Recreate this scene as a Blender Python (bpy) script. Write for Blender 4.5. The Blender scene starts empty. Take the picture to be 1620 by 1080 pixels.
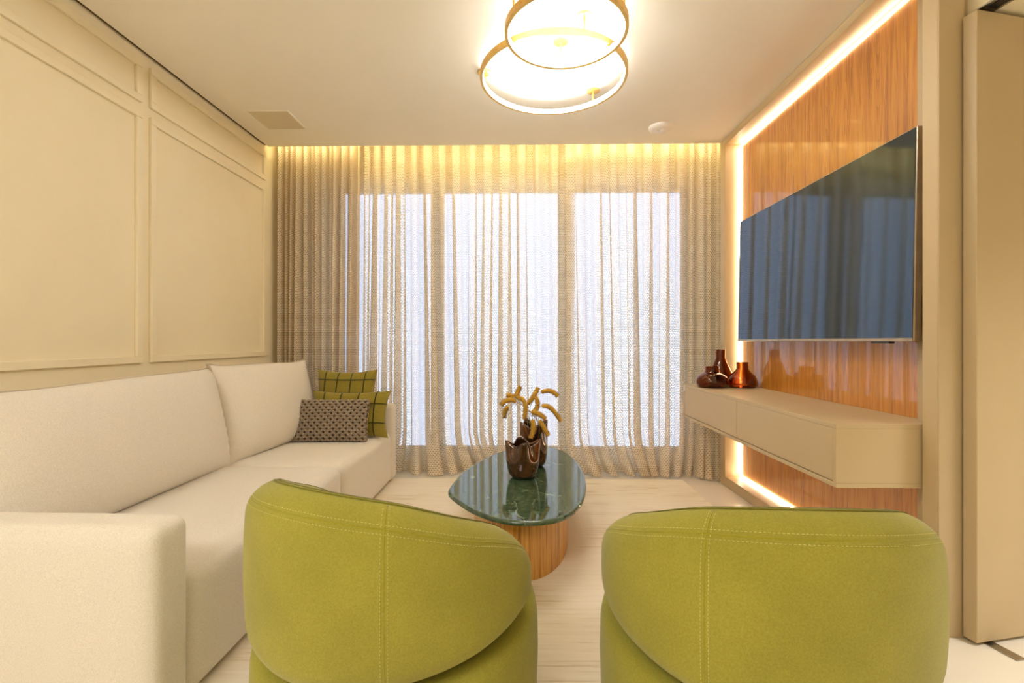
import bpy, bmesh, math, random
from math import sin, cos, pi, sqrt, radians
from mathutils import Vector, Matrix

sc = bpy.context.scene
COL = sc.collection

# ------------------------------------------------------------------ camera
cam_d = bpy.data.cameras.new('camera')
cam = bpy.data.objects.new('camera', cam_d)
COL.objects.link(cam)
cam.location = (0, 0, 1.10)
cam.rotation_euler = (radians(90), 0, math.atan(14 / 750))
cam_d.sensor_width = 36
cam_d.lens = 36 * 750 / 1620
cam_d.shift_y = -1 / 1620
cam_d.clip_start = 0.02
sc.camera = cam

# ------------------------------------------------------------------ world, lamps, exposure
def lin(r, g, b):
    def f(c):
        c /= 255.0
        return c / 12.92 if c <= 0.04045 else ((c + 0.055) / 1.055) ** 2.4
    return (f(r), f(g), f(b), 1.0)

w = bpy.data.worlds.new('overcast_sky')
sc.world = w
w.use_nodes = True
bg = w.node_tree.nodes['Background']
bg.inputs[0].default_value = (0.60, 0.72, 1.0, 1)
bg.inputs[1].default_value = 1.12

vs = sc.view_settings
vs.view_transform = 'Standard'
vs.look = 'None'
vs.gamma = 1.0
vs.use_curve_mapping = False
vs.exposure = 1.47
sc.cycles.max_bounces = 14
sc.cycles.diffuse_bounces = 6
sc.cycles.glossy_bounces = 6
sc.cycles.transmission_bounces = 12
sc.cycles.transparent_max_bounces = 24
sc.cycles.caustics_reflective = False
sc.cycles.caustics_refractive = False
sc.cycles.sample_clamp_indirect = 6.0

def area(name, loc, rot, sx, sy, power, color):
    d = bpy.data.lights.new(name, 'AREA')
    d.shape = 'RECTANGLE'
    d.size = sx
    d.size_y = sy
    d.energy = power
    d.color = color
    o = bpy.data.objects.new(name, d)
    COL.objects.link(o)
    o.location = loc
    o.rotation_euler = rot
    return o

# unseen fill lamps, added behind and beside the camera to brighten the room
area('room_fill_lamp', (-1.25, -0.9, 2.57), (0, 0, 0), 1.2, 1.2, 17, (0.98, 0.99, 1.0))
cl = area('corridor_fill_lamp', (2.3, 0.8, 2.26), (0, 0, 0), 0.5, 0.5, 5.5, (1.0, 0.98, 0.95))
cl.data.spread = radians(100)

# ------------------------------------------------------------------ node helpers
def new_mat(name):
    m = bpy.data.materials.new(name)
    m.use_nodes = True
    nt = m.node_tree
    return m, nt, nt.nodes['Principled BSDF']

def node(nt, typ, **kw):
    n = nt.nodes.new(typ)
    for k, v in kw.items():
        setattr(n, k, v)
    return n

def ramp(nt, stops, interp='LINEAR'):
    r = nt.nodes.new('ShaderNodeValToRGB')
    r.color_ramp.interpolation = interp
    els = r.color_ramp.elements
    while len(els) < len(stops):
        els.new(0.5)
    for e, (p, c) in zip(els, stops):
        e.position = p
        e.color = c
    return r

def coords(nt, scale=(1, 1, 1), kind='Object'):
    tc = nt.nodes.new('ShaderNodeTexCoord')
    mp = nt.nodes.new('ShaderNodeMapping')
    mp.inputs['Scale'].default_value = scale
    nt.links.new(tc.outputs[kind], mp.inputs[0])
    return mp

def bump(nt, bsdf, src, strength, dist):
    b = nt.nodes.new('ShaderNodeBump')
    b.inputs['Strength'].default_value = strength
    b.inputs['Distance'].default_value = dist
    nt.links.new(src, b.inputs['Height'])
    nt.links.new(b.outputs[0], bsdf.inputs['Normal'])
    return b

def noise_mat(name, c1, c2, scale=(1, 1, 1), nscale=5.0, rough=0.6, detail=3, bstr=0.0, bdist=0.002, lo=0.35, hi=0.65, **pr):
    m, nt, b = new_mat(name)
    mp = coords(nt, scale)
    n = node(nt, 'ShaderNodeTexNoise')
    n.inputs['Scale'].default_value = nscale
    n.inputs['Detail'].default_value = detail
    nt.links.new(mp.outputs[0], n.inputs['Vector'])
    r = ramp(nt, [(lo, c1), (hi, c2)])
    nt.links.new(n.outputs['Fac'], r.inputs[0])
    nt.links.new(r.outputs[0], b.inputs['Base Color'])
    b.inputs['Roughness'].default_value = rough
    for k, v in pr.items():
        b.inputs[k.replace('_', ' ')].default_value = v
    if bstr:
        bump(nt, b, n.outputs['Fac'], bstr, bdist)
    return m

def emit_mat(name, color, strength):
    m = bpy.data.materials.new(name)
    m.use_nodes = True
    nt = m.node_tree
    nt.nodes.clear()
    e = node(nt, 'ShaderNodeEmission')
    e.inputs[0].default_value = color
    e.inputs[1].default_value = strength
    o = node(nt, 'ShaderNodeOutputMaterial')
    nt.links.new(e.outputs[0], o.inputs[0])
    return m

M = {}
M['wall'] = noise_mat('cream_wall_paint', lin(242, 230, 200), lin(244, 233, 204), nscale=3, rough=0.75)
M['ceiling'] = noise_mat('ceiling_paint', lin(246, 240, 226), lin(248, 242, 229), nscale=2, rough=0.85)
M['slot'] = noise_mat('shadow_gap_shade', lin(90, 70, 40), lin(96, 76, 44), nscale=2, rough=0.9)  # dark tone stands in for the shade up inside the ceiling slot
M['floor'] = noise_mat('cream_porcelain', lin(236, 229, 214), lin(240, 233, 220), nscale=1.2, rough=0.22, detail=5)
M['lacquer'] = noise_mat('beige_lacquer', lin(198, 176, 136), lin(201, 179, 140), nscale=4, rough=0.42)
M['door'] = noise_mat('door_lacquer', lin(190, 169, 132), lin(193, 172, 136), nscale=4, rough=0.45)
M['white'] = noise_mat('white_plastic', lin(236, 232, 226), lin(240, 236, 230), nscale=6, rough=0.35)
M['grille'] = noise_mat('speaker_cloth', lin(220, 206, 176), lin(226, 212, 182), nscale=400, rough=0.9)
M['steel'] = noise_mat('brushed_steel', lin(168, 160, 148), lin(190, 184, 172), scale=(8, 200, 8), nscale=4, rough=0.35, Metallic=1.0)
M['dark'] = noise_mat('black_plastic', lin(18, 18, 19), lin(24, 24, 25), nscale=30, rough=0.4)
M['tvedge'] = noise_mat('silver_bezel', lin(176, 160, 136), lin(190, 174, 150), nscale=20, rough=0.3, Metallic=0.7)
M['brass'] = noise_mat('satin_brass', lin(222, 178, 92), lin(232, 190, 106), nscale=30, rough=0.38, Metallic=0.75)
M['sill'] = noise_mat('anodised_frame', lin(190, 170, 135), lin(196, 176, 142), nscale=20, rough=0.5)

# led emitters
M['ring_led'] = emit_mat('ring_led', (1.0, 0.955, 0.90, 1), 36.0)
M['panel_led'] = emit_mat('panel_led', (1.0, 0.86, 0.62, 1), 8.0)
M['cove_led'] = emit_mat('cove_led', (1.0, 0.86, 0.44, 1), 9.0)

# television glass
m, nt, b = new_mat('screen_glass')
mp = coords(nt, (3, 3, 3))
n = node(nt, 'ShaderNodeTexNoise')
nt.links.new(mp.outputs[0], n.inputs['Vector'])
r = ramp(nt, [(0.3, lin(10, 11, 14)), (0.7, lin(13, 14, 17))])
nt.links.new(n.outputs['Fac'], r.inputs[0])
nt.links.new(r.outputs[0], b.inputs['Base Color'])
b.inputs['Roughness'].default_value = 0.06
b.inputs['IOR'].default_value = 2.2
b.inputs['Specular Tint'].default_value = (0.55, 0.77, 1.0, 1)
M['screen'] = m

# oak veneer: vertical grain
def wood(name, cols, axis_scale, rough, coat, ring_scale=1.0):
    m, nt, b = new_mat(name)
    mp = coords(nt, axis_scale)
    n1 = node(nt, 'ShaderNodeTexNoise')
    n1.inputs['Scale'].default_value = 1.0
    n1.inputs['Detail'].default_value = 5
    n1.inputs['Distortion'].default_value = 0.6
    nt.links.new(mp.outputs[0], n1.inputs['Vector'])
    mp2 = coords(nt, tuple(a * 6 if i != 2 else a * 5 for i, a in enumerate(axis_scale)))
    n2 = node(nt, 'ShaderNodeTexNoise')
    n2.inputs['Scale'].default_value = 1.0
    n2.inputs['Detail'].default_value = 2
    nt.links.new(mp2.outputs[0], n2.inputs['Vector'])
    # cathedral figure from contour lines of the slow noise
    mul = node(nt, 'ShaderNodeMath', operation='MULTIPLY')
    mul.inputs[1].default_value = 34.0 * ring_scale
    mp3 = coords(nt, tuple(a * 0.30 if i != 2 else a * 0.40 for i, a in enumerate(axis_scale)))
    n3 = node(nt, 'ShaderNodeTexNoise')
    n3.inputs['Scale'].default_value = 1.0
    n3.inputs['Detail'].default_value = 0
    nt.links.new(mp3.outputs[0], n3.inputs['Vector'])
    nt.links.new(n3.outputs['Fac'], mul.inputs[0])
    fr = node(nt, 'ShaderNodeMath', operation='FRACT')
    nt.links.new(mul.outputs[0], fr.inputs[0])
    mix = node(nt, 'ShaderNodeMath', operation='MULTIPLY_ADD')
    nt.links.new(fr.outputs[0], mix.inputs[0])
    mix.inputs[1].default_value = 0.17
    nt.links.new(n1.outputs['Fac'], mix.inputs[2])
    mix2 = node(nt, 'ShaderNodeMath', operation='MULTIPLY_ADD')
    nt.links.new(n2.outputs['Fac'], mix2.inputs[0])
    mix2.inputs[1].default_value = 0.5
    nt.links.new(mix.outputs[0], mix2.inputs[2])
    r = ramp(nt, [(0.62, cols[0]), (0.80, cols[1]), (0.98, cols[2])])
    dv = node(nt, 'ShaderNodeMath', operation='MULTIPLY')
    dv.inputs[1].default_value = 1.0
    nt.links.new(mix2.outputs[0], dv.inputs[0])
    nt.links.new(dv.outputs[0], r.inputs[0])
    nt.links.new(r.outputs[0], b.inputs['Base Color'])
    b.inputs['Roughness'].default_value = rough
    b.inputs['Coat Weight'].default_value = coat
    b.inputs['Coat Roughness'].default_value = 0.02
    b.inputs['Coat IOR'].default_value = 1.75
    return m

M['oak'] = wood('glossy_oak_veneer', [lin(164, 97, 22), lin(194, 124, 34), lin(208, 142, 46)], (46, 46, 2.2), 0.45, 1.0, 0.55)
M['oak_base'] = wood('satin_oak_veneer', [lin(158, 102, 36), lin(206, 148, 64), lin(222, 168, 84)], (95, 95, 2.4), 0.4, 0.12, 0.2)

# green marble
m, nt, b = new_mat('green_marble')
mp = coords(nt, (1, 1, 1))
n1 = node(nt, 'ShaderNodeTexNoise'); n1.inputs['Scale'].default_value = 34; n1.inputs['Detail'].default_value = 8; n1.inputs['Distortion'].default_value = 0.5
nt.links.new(mp.outputs[0], n1.inputs['Vector'])
r1 = ramp(nt, [(0.3, lin(40, 62, 46)), (0.5, lin(62, 86, 62)), (0.72, lin(92, 114, 84))])
nt.links.new(n1.outputs['Fac'], r1.inputs[0])
n2 = node(nt, 'ShaderNodeTexNoise'); n2.inputs['Scale'].default_value = 2.6; n2.inputs['Detail'].default_value = 6; n2.inputs['Distortion'].default_value = 0.8
nt.links.new(mp.outputs[0], n2.inputs['Vector'])
r2 = ramp(nt, [(0.488, (0, 0, 0, 1)), (0.5, (1, 1, 1, 1)), (0.512, (0, 0, 0, 1))])
nt.links.new(n2.outputs['Fac'], r2.inputs[0])
n3 = node(nt, 'ShaderNodeTexNoise'); n3.inputs['Scale'].default_value = 4.0
nt.links.new(mp.outputs[0], n3.inputs['Vector'])
r3 = ramp(nt, [(0.5, (0, 0, 0, 1)), (0.68, (0.8, 0.8, 0.8, 1))])
nt.links.new(n3.outputs['Fac'], r3.inputs[0])
mm = node(nt, 'ShaderNodeMath', operation='MULTIPLY')
nt.links.new(r2.outputs[0], mm.inputs[0]); nt.links.new(r3.outputs[0], mm.inputs[1])
mx = node(nt, 'ShaderNodeMixRGB')
nt.links.new(mm.outputs[0], mx.inputs[0]); nt.links.new(r1.outputs[0], mx.inputs[1])
mx.inputs[2].default_value = lin(205, 215, 190)
nt.links.new(mx.outputs[0], b.inputs['Base Color'])
b.inputs['Roughness'].default_value = 0.06
b.inputs['IOR'].default_value = 1.75
M['marble'] = m

# upholstery linen
def fabric(name, c1, c2, scale=420, rough=0.95, bstr=0.35, sheen=0.25, big=None):
    m, nt, b = new_mat(name)
    mp = coords(nt, (1, 1, 1))
    n = node(nt, 'ShaderNodeTexNoise')
    n.inputs['Scale'].default_value = scale
    n.inputs['Detail'].default_value = 2
    nt.links.new(mp.outputs[0], n.inputs['Vector'])
    r = ramp(nt, [(0.3, c1), (0.7, c2)])
    nt.links.new(n.outputs['Fac'], r.inputs[0])
    out = r.outputs[0]
    if big:
        n2 = node(nt, 'ShaderNodeTexNoise')
        n2.inputs['Scale'].default_value = big[0]
        n2.inputs['Detail'].default_value = 4
        nt.links.new(mp.outputs[0], n2.inputs['Vector'])
        r2 = ramp(nt, [(0.3, (1 - big[1],) * 3 + (1,)), (0.7, (1, 1, 1, 1))])
        nt.links.new(n2.outputs['Fac'], r2.inputs[0])
        x = node(nt, 'ShaderNodeMixRGB', blend_type='MULTIPLY')
        x.inputs[0].default_value = 1
        nt.links.new(out, x.inputs[1]); nt.links.new(r2.outputs[0], x.inputs[2])
        out = x.outputs[0]
    nt.links.new(out, b.inputs['Base Color'])
    b.inputs['Roughness'].default_value = rough
    b.inputs['Sheen Weight'].default_value = sheen
    b.inputs['Sheen Roughness'].default_value = 0.5
    b.inputs['Specular IOR Level'].default_value = 0.15
    bump(nt, b, n.outputs['Fac'], bstr, 0.002)
    return m

M['linen'] = fabric('sofa_linen', lin(222, 214, 201), lin(238, 231, 219), 330)
M['linen_dark'] = fabric('sofa_seam', lin(192, 178, 154), lin(204, 190, 166), 330)
M['velvet'] = fabric('lime_velvet', lin(156, 150, 58), lin(170, 164, 68), 260, sheen=0.2, bstr=0.12, big=(5.0, 0.16))
M['velvet_seam'] = fabric('lime_velvet_seam', lin(150, 144, 34), lin(160, 152, 40), 260, sheen=0.3, bstr=0.1)
M['thread'] = fabric('pale_thread', lin(208, 200, 112), lin(216, 208, 120), 200, sheen=0.2)
M['olive'] = fabric('olive_slub_linen', lin(128, 114, 40), lin(154, 138, 56), 240, bstr=0.5)
M['cord'] = fabric('dark_green_cord', lin(56, 58, 22), lin(68, 70, 28), 240)
M['knit'] = fabric('taupe_wool', lin(138, 120, 100), lin(164, 146, 124), 500, bstr=0.6)
M['knit_core'] = fabric('taupe_wool_shadow', lin(84, 66, 50), lin(96, 78, 60), 500)
M['straw'] = fabric('golden_straw', lin(190, 140, 40), lin(222, 178, 78), 300)
M['stem'] = fabric('pale_stem', lin(170, 150, 90), lin(190, 170, 110), 300)

# rug: horizontal streaks
m, nt, b = new_mat('cream_rug')
mp = coords(nt, (3, 70, 1))
n1 = node(nt, 'ShaderNodeTexNoise'); n1.inputs['Scale'].default_value = 1.0; n1.inputs['Detail'].default_value = 4
nt.links.new(mp.outputs[0], n1.inputs['Vector'])
mp2 = coords(nt, (1.5, 2.2, 1))
n2 = node(nt, 'ShaderNodeTexNoise'); n2.inputs['Scale'].default_value = 1.3; n2.inputs['Detail'].default_value = 3
nt.links.new(mp2.outputs[0], n2.inputs['Vector'])
ad = node(nt, 'ShaderNodeMath', operation='MULTIPLY')
nt.links.new(n1.outputs['Fac'], ad.inputs[0]); nt.links.new(n2.outputs['Fac'], ad.inputs[1])
r = ramp(nt, [(0.14, lin(216, 200, 170)), (0.20, lin(240, 228, 206)), (0.36, lin(246, 237, 219))])
nt.links.new(ad.outputs[0], r.inputs[0])
nt.links.new(r.outputs[0], b.inputs['Base Color'])
b.inputs['Roughness'].default_value = 0.95
bump(nt, b, n1.outputs['Fac'], 0.5, 0.004)
M['rug'] = m

# open weave curtain cloth
m = bpy.data.materials.new('open_weave_curtain')
m.use_nodes = True
nt = m.node_tree
nt.nodes.clear()
uv = node(nt, 'ShaderNodeUVMap', uv_map='UVMap')
br = node(nt, 'ShaderNodeTexBrick')
br.offset = 0.5
br.inputs['Scale'].default_value = 1.0
br.inputs['Brick Width'].default_value = 0.018
br.inputs['Row Height'].default_value = 0.0135
br.inputs['Mortar Size'].default_value = 0.0042
br.inputs['Mortar Smooth'].default_value = 0.6
nt.links.new(uv.outputs[0], br.inputs['Vector'])
mpw = node(nt, 'ShaderNodeMapping')
mpw.inputs['Scale'].default_value = (1, 0.35, 1)
nt.links.new(uv.outputs[0], mpw.inputs[0])
nz = node(nt, 'ShaderNodeTexNoise')
nz.inputs['Scale'].default_value = 90
nz.inputs['Detail'].default_value = 2
nt.links.new(mpw.outputs[0], nz.inputs['Vector'])
rz = ramp(nt, [(0.35, lin(228, 213, 187)), (0.65, lin(242, 229, 207))])
nt.links.new(nz.outputs['Fac'], rz.inputs[0])
df = node(nt, 'ShaderNodeBsdfDiffuse')
tl = node(nt, 'ShaderNodeBsdfTranslucent')
nt.links.new(rz.outputs[0], df.inputs[0]); nt.links.new(rz.outputs[0], tl.inputs[0])
th = node(nt, 'ShaderNodeMixShader')
th.inputs[0].default_value = 0.30
nt.links.new(df.outputs[0], th.inputs[1]); nt.links.new(tl.outputs[0], th.inputs[2])
tr = node(nt, 'ShaderNodeBsdfTransparent')
# brick Fac: 1 on the threads, 0 in the holes
mr = node(nt, 'ShaderNodeMapRange')
mr.inputs['To Min'].default_value = 0.42
mr.inputs['To Max'].default_value = 0.97
nt.links.new(br.outputs['Fac'], mr.inputs['Value'])
fin = node(nt, 'ShaderNodeMixShader')
nt.links.new(mr.outputs[0], fin.inputs[0])
nt.links.new(tr.outputs[0], fin.inputs[1]); nt.links.new(th.outputs[0], fin.inputs[2])
ou = node(nt, 'ShaderNodeOutputMaterial')
nt.links.new(fin.outputs[0], ou.inputs[0])
M['curtain'] = m

# window pane: clear sheet with a Fresnel reflection
m = bpy.data.materials.new('window_glass')
m.use_nodes = True
nt = m.node_tree
nt.nodes.clear()
f = node(nt, 'ShaderNodeFresnel'); f.inputs[0].default_value = 1.3
tr = node(nt, 'ShaderNodeBsdfTransparent'); tr.inputs[0].default_value = (0.97, 0.99, 0.985, 1)
gl = node(nt, 'ShaderNodeBsdfGlossy'); gl.inputs['Roughness'].default_value = 0.0
x = node(nt, 'ShaderNodeMixShader')
nt.links.new(f.outputs[0], x.inputs[0]); nt.links.new(tr.outputs[0], x.inputs[1]); nt.links.new(gl.outputs[0], x.inputs[2])
ou = node(nt, 'ShaderNodeOutputMaterial')
nt.links.new(x.outputs[0], ou.inputs[0])
M['pane'] = m

# amber glass bottle
m, nt, b = new_mat('amber_glass')
mp = coords(nt, (6, 6, 6))
n = node(nt, 'ShaderNodeTexNoise')
nt.links.new(mp.outputs[0], n.inputs['Vector'])
r = ramp(nt, [(0.3, lin(172, 108, 52)), (0.7, lin(188, 124, 62))])
nt.links.new(n.outputs['Fac'], r.inputs[0])
nt.links.new(r.outputs[0], b.inputs['Base Color'])
b.inputs['Roughness'].default_value = 0.0
b.inputs['IOR'].default_value = 1.45
b.inputs['Transmission Weight'].default_value = 1.0
M['amber'] = m

# lustred brown vase
M['lustre'] = noise_mat('brown_lustre_glaze', lin(66, 38, 17), lin(112, 68, 30), nscale=7, rough=0.06, Metallic=0.4, Coat_Weight=1.0, Coat_Roughness=0.02)

# ------------------------------------------------------------------ mesh helpers
def link(name, mesh, mat, parent=None, loc=None, smooth=False):
    if mat is not None:
        mesh.materials.append(mat)
    if smooth:
        mesh.polygons.foreach_set('use_smooth', [True] * len(mesh.polygons))
    o = bpy.data.objects.new(name, mesh)
    COL.objects.link(o)
    if parent is not None:
        o.parent = parent
    if loc is not None:
        o.location = loc
    return o

def pydata(name, V, F, mat, parent=None, loc=None, smooth=True):
    me = bpy.data.meshes.new(name)
    me.from_pydata([tuple(v) for v in V], [], F)
    me.validate()
    me.update()
    return link(name, me, mat, parent, loc, smooth)

def from_bm(name, bm, mat, parent=None, loc=None, smooth=False):
    me = bpy.data.meshes.new(name)
    bmesh.ops.recalc_face_normals(bm, faces=bm.faces[:])
    bm.to_mesh(me)
    bm.free()
    return link(name, me, mat, parent, loc, smooth)

def add_box(bm, x0, x1, y0, y1, z0, z1, bevel=0.0, seg=2):
    g = bmesh.ops.create_cube(bm, size=1.0)
    vs_ = g['verts']
    bmesh.ops.scale(bm, vec=(x1 - x0, y1 - y0, z1 - z0), verts=vs_)
    bmesh.ops.translate(bm, vec=((x0 + x1) / 2, (y0 + y1) / 2, (z0 + z1) / 2), verts=vs_)
    if bevel:
        es = list({e for v in vs_ for e in v.link_edges})
        bmesh.ops.bevel(bm, geom=es, offset=bevel, segments=seg, affect='EDGES', profile=0.5)

def box(name, x0, x1, y0, y1, z0, z1, mat, parent=None, bevel=0.0, seg=2, loc=None):
    bm = bmesh.new()
    add_box(bm, x0, x1, y0, y1, z0, z1, bevel, seg)
    return from_bm(name, bm, mat, parent, loc, False)

def boxes(name, L, mat, parent=None, bevel=0.0):
    bm = bmesh.new()
    for b_ in L:
        add_box(bm, *b_, bevel=bevel)
    return from_bm(name, bm, mat, parent)

def lathe(name, prof, mat, parent=None, loc=None, n=48, closed=False):
    V, F = [], []
    for (r_, z) in prof:
        for k in range(n):
            a = 2 * pi * k / n
            V.append((r_ * cos(a), r_ * sin(a), z))
    m_ = len(prof)
    for i in range(m_ - 1 + (1 if closed else 0)):
        j = (i + 1) % m_
        for k in range(n):
            k2 = (k + 1) % n
            F.append((i * n + k, i * n + k2, j * n + k2, j * n + k))
    if not closed:
        F.append(tuple(range(n - 1, -1, -1)))
        F.append(tuple((m_ - 1) * n + k for k in range(n)))
    bm = bmesh.new()
    bv = [bm.verts.new(v) for v in V]
    for f_ in F:
        try:
            bm.faces.new([bv[i] for i in f_])
        except ValueError:
            pass
    bmesh.ops.remove_doubles(bm, verts=bm.verts[:], dist=1e-5)
    o = from_bm(name, bm, mat, parent, loc, True)
    o.data.set_sharp_from_angle(angle=radians(40))
    return o

def tube_data(pts, rad, n=8, cap=True):
    P = [Vector(p) for p in pts]
    V, F = [], []
    up = Vector((0, 0, 1))
    for i, p in enumerate(P):
        t = (P[min(i + 1, len(P) - 1)] - P[max(i - 1, 0)]).normalized()
        a = t.cross(up)
        if a.length < 1e-3:
            a = t.cross(Vector((1, 0, 0)))
        a.normalize()
        b_ = t.cross(a)
        r_ = rad[i] if isinstance(rad, (list, tuple)) else rad
        for k in range(n):
            an = 2 * pi * k / n
            V.append(p + a * (r_ * cos(an)) + b_ * (r_ * sin(an)))
    for i in range(len(P) - 1):
        for k in range(n):
            k2 = (k + 1) % n
            F.append((i * n + k, i * n + k2, (i + 1) * n + k2, (i + 1) * n + k))
    if cap:
        F.append(tuple(range(n - 1, -1, -1)))
        F.append(tuple((len(P) - 1) * n + k for k in range(n)))
    return V, F

def tube(name, pts, rad, mat, parent=None, n=8, loc=None):
    V, F = tube_data(pts, rad, n)
    return pydata(name, V, F, mat, parent, loc, True)

def soft_box(name, x0, x1, y0, y1, z0, z1, r, mat, parent=None, n=14, bulge=(0, 0, 0)):
    """cushion-like block: rounded edges plus a slight crown on each face"""
    bm = bmesh.new()
    bmesh.ops.create_cube(bm, size=2.0)
    bmesh.ops.subdivide_edges(bm, edges=bm.edges[:], cuts=n, use_grid_fill=True)
    hx, hy, hz = (x1 - x0) / 2, (y1 - y0) / 2, (z1 - z0) / 2
    c = Vector(((x0 + x1) / 2, (y0 + y1) / 2, (z0 + z1) / 2))
    for v in bm.verts:
        u = Vector([sin(pi / 2 * q) * 0.65 + q * 0.35 for q in v.co])
        p = Vector((u.x * hx, u.y * hy, u.z * hz))
        inner = Vector([max(-(h - r), min(h - r, q)) for q, h in zip(p, (hx, hy, hz))])
        d = p - inner
        if d.length > 1e-6:
            p = inner + d.normalized() * r
        fx, fy, fz = (max(0, 1 - u.x ** 4), max(0, 1 - u.y ** 4), max(0, 1 - u.z ** 4))
        p.x += bulge[0] * u.x * fy * fz
        p.y += bulge[1] * u.y * fx * fz
        p.z += bulge[2] * max(0, u.z) * fx * fy
        v.co = p + c
    return from_bm(name, bm, mat, parent, None, True)

def pillow_point(u, v, side, W, H, T, pinch, ex=0.42, pw=2.0):
    x = W / 2 * u * (1 - pinch * u * u * (1 - v * v))
    z = H / 2 * v * (1 - pinch * v * v * (1 - u * u))
    y = side * T / 2 * (max(0, 1 - abs(u) ** pw) * max(0, 1 - abs(v) ** pw)) ** ex
    return Vector((x, y, z))

def pillow_mesh(name, W, H, T, pinch, mat, parent=None, n=26, ex=0.42, pw=2.0, deform=None):
    V, F, idx = [], [], {}
    def vid(i, j, s):
        edge = i in (0, n) or j in (0, n)
        key = (i, j, 0 if edge else s)
        if key not in idx:
            u = sin(pi / 2 * (2 * i / n - 1)); v = sin(pi / 2 * (2 * j / n - 1))
            p = pillow_point(u, v, 0 if edge else s, W, H, T, pinch, ex, pw)
            if deform:
                p = deform(p, u, v)
            idx[key] = len(V)
            V.append(p)
        return idx[key]
    for s in (-1, 1):
        for i in range(n):
            for j in range(n):
                q = (vid(i, j, s), vid(i + 1, j, s), vid(i + 1, j + 1, s), vid(i, j + 1, s))
                F.append(q if s < 0 else q[::-1])
    return pydata(name, V, F, mat, parent, None, True)

def empty(name, loc=(0, 0, 0), rz=0.0, rot=None):
    o = bpy.data.objects.new(name, None)
    o.empty_display_size = 0.1
    COL.objects.link(o)
    o.location = loc
    o.rotation_euler = rot if rot else (0, 0, rz)
    return o

def tag(o, label, cat, group=None):
    o['label'] = label
    o['category'] = cat
    if group:
        o['group'] = group
    return o

def struct(o):
    o['kind'] = 'structure'
    return o

# ================================================================== SETTING
XL, XR, YS, ZC = -1.98, 1.515, 3.63, 2.60
FZ = 0.025      # finished floor level
struct(box('floor', -2.1, 3.6, -3.1, 4.15, -0.12, FZ, M['floor']))
ceil = struct(boxes('ceiling', [(XL + 0.028, 3.6, -3.1, YS, ZC, 2.74), (-2.1, 3.6, YS, 4.15, 2.76, 2.86), (-2.1, 3.6, -3.1, YS, 2.74, 2.86)], M['ceiling']))

wl = struct(box('wall_left', -2.12, XL, -3.1, 4.15, 0, 2.76, M['wall']))
box('shadow_gap', XL, XL + 0.028, -3.1, YS, ZC + 0.012, 2.74, M['slot'], wl)
def moulding_frame(y0, y1, z0, z1, wd=0.036, th=0.016):
    for (a0, a1, b0, b1) in ((y0, y1, z1 - wd, z1), (y0, y1, z0, z0 + wd), (y0, y0 + wd, z0 + wd, z1 - wd), (y1 - wd, y1, z0 + wd, z1 - wd)):
        bm = bmesh.new()
        add_box(bm, XL, XL + th, a0, a1, b0, b1, 0.003, 2)
        from_bm('moulding', bm, M['wall'], wl)
for y0, y1 in ((0.06, 1.216), (1.272, 2.430), (2.487, 3.628)):
    moulding_frame(y0, y1, 0.985, 2.290)
    moulding_frame(y0, y1, 2.338, 2.552)

# back wall with a wide opening for the balcony doors
WX0, WX1, WZ0, WZ1 = -1.62, 1.43, 0.14, 2.43
struct(boxes('wall_back', [(-2.1, WX0, 4.05, 4.15, 0, 2.76), (WX1, 1.86, 4.05, 4.15, 0, 2.76),
                           (WX0, WX1, 4.05, 4.15, WZ1, 2.76), (WX0, WX1, 4.05, 4.15, 0, WZ0)], M['wall']))
win = empty('window_1', ((WX0 + WX1) / 2, 4.10, WZ0))
struct(win)
wx = [WX0 - win.location.x, -0.72 - win.location.x, 0.375 - win.location.x, WX1 - win.location.x]
hgt = WZ1 - WZ0
for i in range(3):
    a, b2 = wx[i], wx[i + 1]
    fr_ = boxes('sash_frame', [(a, a + 0.055, -0.03, 0.03, 0, hgt), (b2 - 0.055, b2, -0.03, 0.03, 0, hgt),
                               (a + 0.055, b2 - 0.055, -0.03, 0.03, 0, 0.05), (a + 0.055, b2 - 0.055, -0.03, 0.03, hgt - 0.05, hgt)], M['sill'], win)
    box('pane', a + 0.055, b2 - 0.055, -0.003, 0.003, 0.05, hgt - 0.05, M['pane'], fr_)

# right side: the wall behind the media panel, return, far enclosure
struct(boxes('wall_right', [(1.74, 1.86, 1.90, 4.15, 0, 2.76), (1.595, 1.74, 3.66, 4.05, 0.0, 2.76)], M['wall']))
struct(box('baseboard_right', 1.588, 1.6, 3.66, 4.05, FZ, FZ + 0.012, M['dark']))
struct(box('wall_return', 1.66, 3.6, 1.95, 2.05, 0, 2.6, M['wall']))
struct(box('wall_corridor', 3.5, 3.6, -3.1, 1.95, 0, 2.6, M['wall']))
struct(box('wall_front', -2.1, 3.6, -3.1, -3.0, 0, 2.6, M['wall']))
struct(box('trim_1', 1.633, 3.5, 0.1, 1.95, 2.285, 2.6, M['wall']))      # lowered soffit over the door
struct(box('trim_2', 1.606, 1.66, 1.765, 1.95, 0, 2.6, M['door']))        # jamb strip behind the door

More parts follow.
